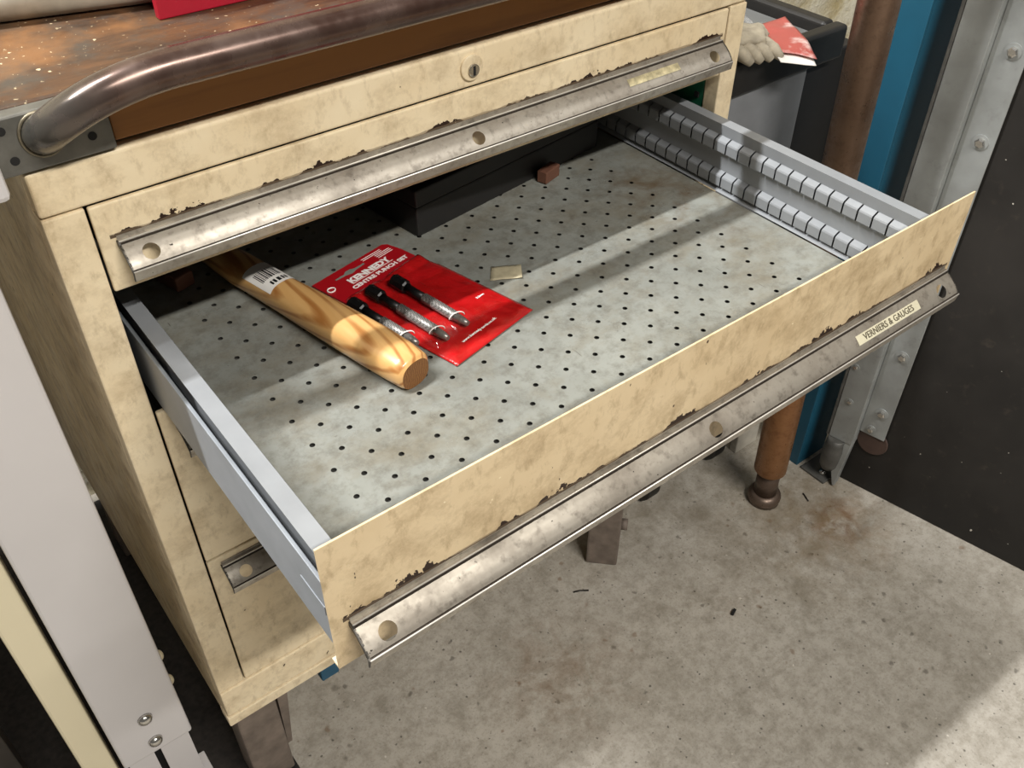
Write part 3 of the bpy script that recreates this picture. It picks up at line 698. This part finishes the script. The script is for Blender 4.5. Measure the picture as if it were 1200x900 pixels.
# ------------------------------------------------------------------ bench at the left
M['bench_white'] = plain('white_powder_coat', '#cdc9c8', 0.45, 0, 0.03, 8)
M['cream_coat'] = plain('cream_powder_coat', '#ded3b4', 0.4, 0, 0.03, 8)
bench = empty('work_bench', (-0.4, 0.3, ZF), 'pale grey powder coated steel work bench beside the cream cabinet', 'bench')
MB().box(-1.3, -0.0170, -0.05, 0.60, 0.0100, 0.0600).build('bench_top', 'bench_white', bench, 0.004)
lg = MB().box(-0.118, -0.0365, 0.040, 0.100, -0.738, 0.0100).build('leg_sleeve', 'bench_white', bench, 0.003)
il = MB()
il.box(-0.113, -0.0835, 0.044, 0.096, ZF + 0.006, -0.730); il.box(-0.0755, -0.0415, 0.044, 0.096, ZF + 0.006, -0.730); il.box(-0.0835, -0.0755, 0.044, 0.060, ZF+0.006, ZF+0.03)
il.build('inner_leg', 'bench_white', bench); MB().box(-0.0835, -0.0755, 0.062, 0.094, ZF+0.03, -0.732).build('adjusting_slot', 'black', bench)
MB().box(-0.125, -0.0295, 0.035, 0.105, ZF + 0.0021, ZF + 0.006).build('foot_plate', 'bench_white', bench, 0.001)
M['zinc'] = plain('bright_zinc', '#c9c6c0', 0.2, 0.95, 0.05, 40)
def dome(c, axis, r, h, n=20):
    c, axis = Vector(c), Vector(axis).normalized(); mb = MB()
    return mb.tube([c, c + axis*h*0.35, c + axis*h*0.7, c + axis*h*0.93, c + axis*h], [r, r*0.95, r*0.75, r*0.42, r*0.06], n)
for z in (-0.6674, -0.7150):
    dome((-0.0768, 0.0402, z), (0, -1, 0), 0.0085, 0.0075).build('bolt', 'zinc', lg)
for z in (-0.62, -0.67): dome((-0.0368, 0.072, z), (1, 0, 0), 0.007, 0.006).build('bolt', 'cream_coat', lg)
MB().box(-0.118, -0.0365, 0.52, 0.58, ZF + 0.0021, 0.0100).build('rear_leg', 'bench_white', bench, 0.003)
cp = MB().box(-0.155, -0.124, 0.050, 0.090, ZF + 0.0021, 0.0098).build('leg_stiffener', 'cream_coat', bench, 0.003); tag(cp, 'cream coloured upright against the pale leg')
M['mat'] = plain('floor_shade_tone', '#2b2622', 0.85, 0, 0.35, 120, 0.3)  # 'mat' is only the dark tone of the added floor shade sheet
tag(MB().box(-1.6, 0.062, 0.0, 0.64, ZF, ZF + 0.002).build('floor_shade_sheet', 'mat'), 'dark sheet added on the floor as the shade under the pale bench', 'mat')  # dark sheet added in place of the shade on the floor here
ZM = ZF + 0.0021
# dark clutter under the bench
M['dark_steel'] = plain('dark_grimy_steel', '#3d3833', 0.5, 0.5, 0.3, 20)
M['brown_board'] = plain('dark_brown_board', '#4b3222', 0.7, 0, 0.3, 20)
st_ = MB().box(-0.235, -0.205, 0.085, 0.115, ZM, 0.0098).build('steel_upright', 'dark_steel', None, 0.002)
tag(st_, 'dark grimy steel upright under the pale bench', 'post')
cr = empty('wooden_crate', (-0.45, 0.35, ZF), 'dark brown wooden crate on the floor under the pale bench', 'crate')
for z in (0.005, 0.105, 0.205):
    MB().box(-0.65, -0.25, 0.20, 0.215, ZF + z, ZF + z + 0.09).build('slat', 'brown_board', cr, 0.002)
    MB().box(-0.265, -0.25, 0.215, 0.50, ZF + z, ZF + z + 0.09).build('slat', 'brown_board', cr, 0.002)
    MB().box(-0.65, -0.635, 0.215, 0.50, ZF + z, ZF + z + 0.09).build('slat', 'brown_board', cr, 0.002)
    MB().box(-0.65, -0.25, 0.50, 0.515, ZF + z, ZF + z + 0.09).build('slat', 'brown_board', cr, 0.002)
MB().box(-0.635, -0.265, 0.215, 0.50, ZM, ZF + 0.01).build('crate_floor', 'brown_board', cr)

# ------------------------------------------------------------------ right side: steel post on the black board, column, pipe leg
def galv():
    t = NT('galvanised_steel'); n = t.noise(12, 5, 0.6)
    col = t.mix(t.ramp(n, 0.3, 0.7), S('#8f918f'), S('#a9acaa'))
    col = t.mix(t.math('MULTIPLY', t.ramp(t.noise(40, 5, 0.7), 0.55, 0.75), 0.4), col, S('#74746f'))
    return t.fin(col, t.ramp(n, -0.1, 1.1), 0.45)
M['galv'] = galv(); M['galv_dark'] = plain('dark_zinc', '#6c6b67', 0.55, 0.4, 0.2, 60)
post = empty('steel_post', wl(0.0, 0.02, ZF), 'grey galvanised steel post bolted to the black board', 'post')
pp = MB()
zt_, zb_ = 2.3, -0.80
wbox(MB(), 0.0052, 0.0475, 0.0042, 0.0072, -0.775, zt_).build('bolt_flange', 'galv', post, 0.001)
wbox(MB(), 0.000, 0.005, 0.0006, 0.020, -0.80, zt_).build('step_web', 'galv', post, 0.001)
wbox(MB(), -0.036, 0.0045, 0.0203, 0.0235, -0.80, zt_).build('front_face', 'galv', post, 0.001)
wbox(MB(), -0.0415, -0.0365, -0.02, 0.0225, -0.80, zt_).build('return_face', 'galv_dark', post, 0.001)  # darker zinc puts the shade of this side into its colour
def bolt(s, o, z, r=0.0065, h=0.006):
    c = Vector(wl(s, o, z)); ax_ = Vector((NN.x, NN.y, 0)); b_ = MB(); b_.cyl(c, c + ax_*0.0012, r*1.6, 20); b_.build('washer', 'galv', post)
    m = MB(); m.tube([c + ax_*0.0012, c + ax_*h*0.8, c + ax_*h], [r, r, r*0.7], 6, True, None, False); m.build('bolt', 'zinc', post)
for z in (-0.129, -0.247, -0.365, -0.484, -0.604, -0.723): bolt(0.030, 0.0072, z)
bolt(0.022, 0.0072, -0.762, 0.005)
for (s, z) in ((-0.020, -0.715), (-0.028, -0.645)): bolt(s, 0.0235, z, 0.004, 0.003)
# foot
MB().add([wl(*p) for p in ((-0.036, 0.022, -0.80), (0.0045, 0.022, -0.80), (0.0, 0.03, ZF+0.004), (-0.004, 0.03, ZF+0.004), (-0.036, 0.004, -0.80), (0.0045, 0.004, -0.80), (0.0, 0.012, ZF+0.004), (-0.004, 0.012, ZF+0.004))],
         [(0,1,2,3),(7,6,5,4),(0,4,5,1),(1,5,6,2),(2,6,7,3),(3,7,4,0)]).build('foot_gusset', 'galv', post, 0.001)
c = Vector(wl(-0.022, 0.02, ZF)); dn = Vector((0, 0, 1))
MB().tube([c + dn*0.03, c + dn*0.04, c + dn*0.075, c + dn*0.088, c + dn*0.10], [0.012, 0.0165, 0.018, 0.016, 0.015], 20).build('levelling_foot', 'galv_dark', post)
MB().box(1.030, 1.105, -0.092, -0.042, ZF + 0.0002, ZF + 0.005).build('base_plate', 'galv_dark', post, 0.001)
dome((1.048, -0.075, ZF+0.0055), (0, 0, 1), 0.007, 0.006).build('bolt', 'zinc', post)
# round galvanised cap low on the board
M['pink_brown'] = plain('dusty_brown_plastic', '#4a3830', 0.6)
cc = Vector(wl(0.030, 0.0006, -0.790)); axn = Vector((NN.x, NN.y, 0))
tag(MB().cyl(cc, cc + axn*0.0032, 0.026, 28).build('wall_boss', 'pink_brown', None, 0.003), 'dusty brown round boss on the black board below the post flange', 'boss')

M['blue'] = plain('blue_column_paint', '#1b566e', 0.5, 0, 0.15, 7, 0.05)
col_ = empty('blue_column', (1.09, 0.04, ZF), 'blue painted square steel column between rusty pipe and grey post', 'column')
MB().box(1.0300, 1.0340, -0.034, 0.030, ZF, 2.3).build('side_face', 'blue', col_, 0.001)
MB().box(1.0345, 1.1050, -0.034, -0.030, ZF, 2.3).build('front_face', 'blue', col_, 0.001)
MB().box(1.0345, 1.10, 0.026, 0.030, ZF, 2.3).build('rear_face', 'blue', col_, 0.001)

def rusty(name, a, b, c):
    t = NT(name); n = t.noise(9, 5, 0.6); m = t.noise(60, 5, 0.7)
    col = t.mix(t.ramp(n, 0.35, 0.7), S(a), S(b)); col = t.mix(t.math('MULTIPLY', t.ramp(m, 0.5, 0.75), 0.6), col, S(c))
    t.bump(m, 0.25, 0.0015)
    return t.fin(col, t.ramp(m, 0.05, 1.2), 0.6)
M['rust'] = rusty('rusty_brown_pipe', '#7d6351', '#a18570', '#55402f')
M['rust_orange'] = rusty('rusty_orange_sleeve', '#8f623f', '#a5764d', '#6a462c')
M['rust_foot'] = rusty('brown_foot', '#5a4a40', '#736357', '#3f332b')
pf = Vector((0.922, -0.050, ZF)); ptop = Vector((0.9264, -0.0500, 0.5)); lean = Vector((0.88, -0.05, -0.12))
pd = (Vector((0.886, -0.050, -0.09)) - pf) ; pd = pd / pd.z
pipe = empty('pipe_leg', pf, 'rusty brown round steel pipe leg with threaded adjuster foot', 'pipe leg')
at_ = lambda z: pf + pd*(z - ZF)
MB().tube([at_(ZF+0.075), at_(ZF+0.078), at_(-0.52), at_(-0.515)], [0.0245, 0.0265, 0.0265, 0.0250], 36).build('lower_sleeve', 'rust_orange', pipe)
MB().tube([at_(-0.515), at_(1.3)], [0.0235, 0.0235], 36).build('pipe', 'rust', pipe)
MB().tube([at_(ZF+0.02), at_(ZF+0.0745)], [0.0190, 0.0190], 24).build('adjuster_stem', 'rust_foot', pipe)
MB().tube([at_(ZF), at_(ZF+0.012), at_(ZF+0.018), at_(ZF+0.022)], [0.0270, 0.0285, 0.0260, 0.0200], 28).build('foot', 'rust_foot', pipe)

# white board piece on floor behind the pipe
M['white_wood'] = plain('off_white_paint', '#cfc8ba', 0.6)
tag(MB().box(0.965, 1.022, 0.053, 0.068, ZF, ZF+0.09).build('white_board', 'white_wood', None, 0.002), 'off-white board offcut on the floor behind the rusty pipe leg', 'board')

# ------------------------------------------------------------------ trolley with black rimmed tray
M['rim'] = plain('black_rim_plastic', '#211f1d', 0.5, 0, 0.15, 40)
M['tray_grey'] = plain('grey_tray_plastic', '#6f706f', 0.5, 0, 0.1, 20)
M['body_grey'] = plain('grey_cart_panel', '#7b7d80', 0.5, 0, 0.15, 12)
cart = empty('tool_trolley', (0.88, 0.3, ZF), 'grey tool trolley with a black rimmed tray top beside the cabinet', 'trolley')
RX0, RX1, RY0, RY1, RT, RB = 0.735, 0.997, 0.050, 0.50, -0.134, -0.178
MB().box(RX0, RX1, RY0, RY0+0.022, RB, RT).build('rim', 'rim', cart, 0.006, seg=4)
MB().box(RX0, RX1, RY1-0.022, RY1, RB, RT).build('rim', 'rim', cart, 0.006, seg=4)
MB().box(RX0, RX0+0.022, RY0+0.0225, RY1-0.0225, RB, RT).build('rim', 'rim', cart, 0.006, seg=4)
MB().box(RX1-0.022, RX1, RY0+0.0225, RY1-0.0225, RB, RT).build('rim', 'rim', cart, 0.006, seg=4)
MB().box(RX0+0.022, RX1-0.022, RY0+0.022, RY1-0.022, -0.160, -0.150).build('tray', 'tray_grey', cart, 0.003)
MB().box(RX0+0.008, 0.942, RY0+0.010, RY1-0.01, ZF+0.10, RB-0.0005).build('body', 'body_grey', cart, 0.004)
MB().box(0.944, 1.062, RY0+0.022, RY1-0.01, ZF+0.10, RB-0.0005).build('shade_block', 'black_plastic', cart, 0.003)  # black block added where the space under the rim is only in shade
for (x, y) in ((0.76, 0.09), (0.92, 0.09), (0.76, 0.46), (0.92, 0.46)):
    w_ = MB().tube([(x-0.014, y, ZF+0.036), (x+0.014, y, ZF+0.036)], 0.036, 24).build('castor', 'rim', cart, 0.003)
    MB().box(x-0.02, x+0.02, y-0.02, y+0.02, ZF+0.075, ZF+0.10).build('fork', 'galv_dark', w_)
# leaflet draped over the rim
M['leaf'] = None
def leafmat():
    t = NT('red_printed_leaflet'); n = t.noise(30, 4, 0.6)
    col = t.mix(t.ramp(n, 0.50, 0.68), S('#b0554e'), S('#e5cfc8')); return t.fin(col, 0.35)
M['leaf'] = leafmat()
def drape(corners, n, zfun, name, mat, solid, warp=0.002):
    vs = []
    for j in range(n+1):
        for i in range(n+1):
            s_, t_ = i/n, j/n
            x = (1-s_)*(1-t_)*corners[0][0] + s_*(1-t_)*corners[1][0] + s_*t_*corners[2][0] + (1-s_)*t_*corners[3][0]
            y = (1-s_)*(1-t_)*corners[0][1] + s_*(1-t_)*corners[1][1] + s_*t_*corners[2][1] + (1-s_)*t_*corners[3][1]
            vs.append((x, y, zfun(x, y, s_, t_) + warp*mnoise.noise(Vector((x*40, y*40, 2)))))
    return MB().add(vs, [(j*(n+1)+i, j*(n+1)+i+1, (j+1)*(n+1)+i+1, (j+1)*(n+1)+i) for j in range(n) for i in range(n)], True).build(name, mat, None, solid=solid)
lf = empty('leaflet', (0.88, 0.06, -0.132), 'red and white printed leaflet folded over the black tray rim', 'leaflet')
def lz_(x, y, s_, t_): return -0.1235 + 0.0 - (0.020*max(0, (0.035 - y)/0.03)**1.5*0.35 if y < 0.035 else 0)
o1 = drape([(0.868, 0.100), (0.926, 0.100), (0.866, 0.000), (0.830, 0.034)], 16, lz_, 'upper_fold', 'leaf', 0.0008); attach(o1, lf)
o2 = drape([(0.864, 0.095), (0.921, 0.095), (0.862, -0.004), (0.822, 0.018)], 16, lambda x, y, s_, t_: lz_(x, y, s_, t_) - 0.0035 - 0.001*t_, 'lower_fold', 'sticker', 0.0008); attach(o2, lf)
# glove
M['glove'] = plain('dirty_white_cotton', '#b3a995', 0.9, 0, 0.2, 70, 0.5)
gm = bpy.data.meshes.new('work_glove'); bm = bmesh.new(); bmesh.ops.create_icosphere(bm, subdivisions=4, radius=1.0)
for v in bm.verts:
    p = v.co.copy(); k = 1 + 0.30*mnoise.noise(p*1.6 + Vector((3, 1, 2))) - 0.22*abs(mnoise.noise(p*3.1 + Vector((7, 2, 5))))
    v.co = Vector((p.x*0.036*k, p.y*0.030*k, p.z*0.017*k))
for f in bm.faces: f.smooth = True
bm.to_mesh(gm); bm.free(); gm.materials.append(M['glove'])
glv = empty('work_glove', (0.815, 0.075, -0.134), 'crumpled dirty white cotton glove on the black tray rim', 'glove')
g1 = bpy.data.objects.new('palm', gm); C.objects.link(g1); g1.location = (0.0, 0.0, 0.016); g1.parent = glv
for k in range(4):
    a = Vector((0.790 + 0.014*k, 0.066 - 0.003*k, -0.121)); 
    o = MB().tube([a + Vector((0.006, 0.02, 0.004)), a, a + Vector((-0.004, -0.022, -0.002)), a + Vector((0.002, -0.030, -0.010))], [0.009, 0.0088, 0.0080, 0.0045], 14).build('finger', 'glove', glv)
# clear plastic bag
def film():
    t = NT('clear_plastic'); b = t.b; b.inputs['Base Color'].default_value = (0.9, 0.9, 0.9, 1); b.inputs['Roughness'].default_value = 0.15
    b.inputs['Transmission Weight'].default_value = 0.6; b.inputs['Alpha'].default_value = 0.35; return t.m
M['film'] = film()
bg = drape([(0.80, 0.13), (0.915, 0.12), (0.93, 0.24), (0.81, 0.26)], 18, lambda x, y, s_, t_: -0.138 + 0.022*math.sin(math.pi*s_)*math.sin(math.pi*t_), 'plastic_bag', 'film', 0.0004, 0.014)
tag(bg, 'clear crumpled plastic bag lying in the grey tray', 'bag')

# ------------------------------------------------------------------ floor litter
lit = MB().obox((0.705, -0.178, ZF+0.0022), (0.0055, 0.002, 0), (-0.0008, 0.002, 0), (0, 0, 0.0020)).build('plastic_stub', 'black', None, 0.0004)
tag(lit, 'tiny black plastic stub on the concrete floor', 'debris')
w1 = MB().tube([(0.535, 0.0, ZF+0.0014), (0.545, -0.004, ZF+0.0014), (0.556, -0.012, ZF+0.0014)], 0.0013, 8).build('metal_swarf', 'dark_steel'); tag(w1, 'dark curl of metal swarf on floor beside the cabinet leg', 'swarf')
w2 = MB().tube([(0.985, -0.085, ZF+0.0013), (0.978, -0.102, ZF+0.0013)], 0.0012, 8).build('nail', 'dark_steel'); tag(w2, 'thin dark nail on the floor near the post base plate', 'nail')
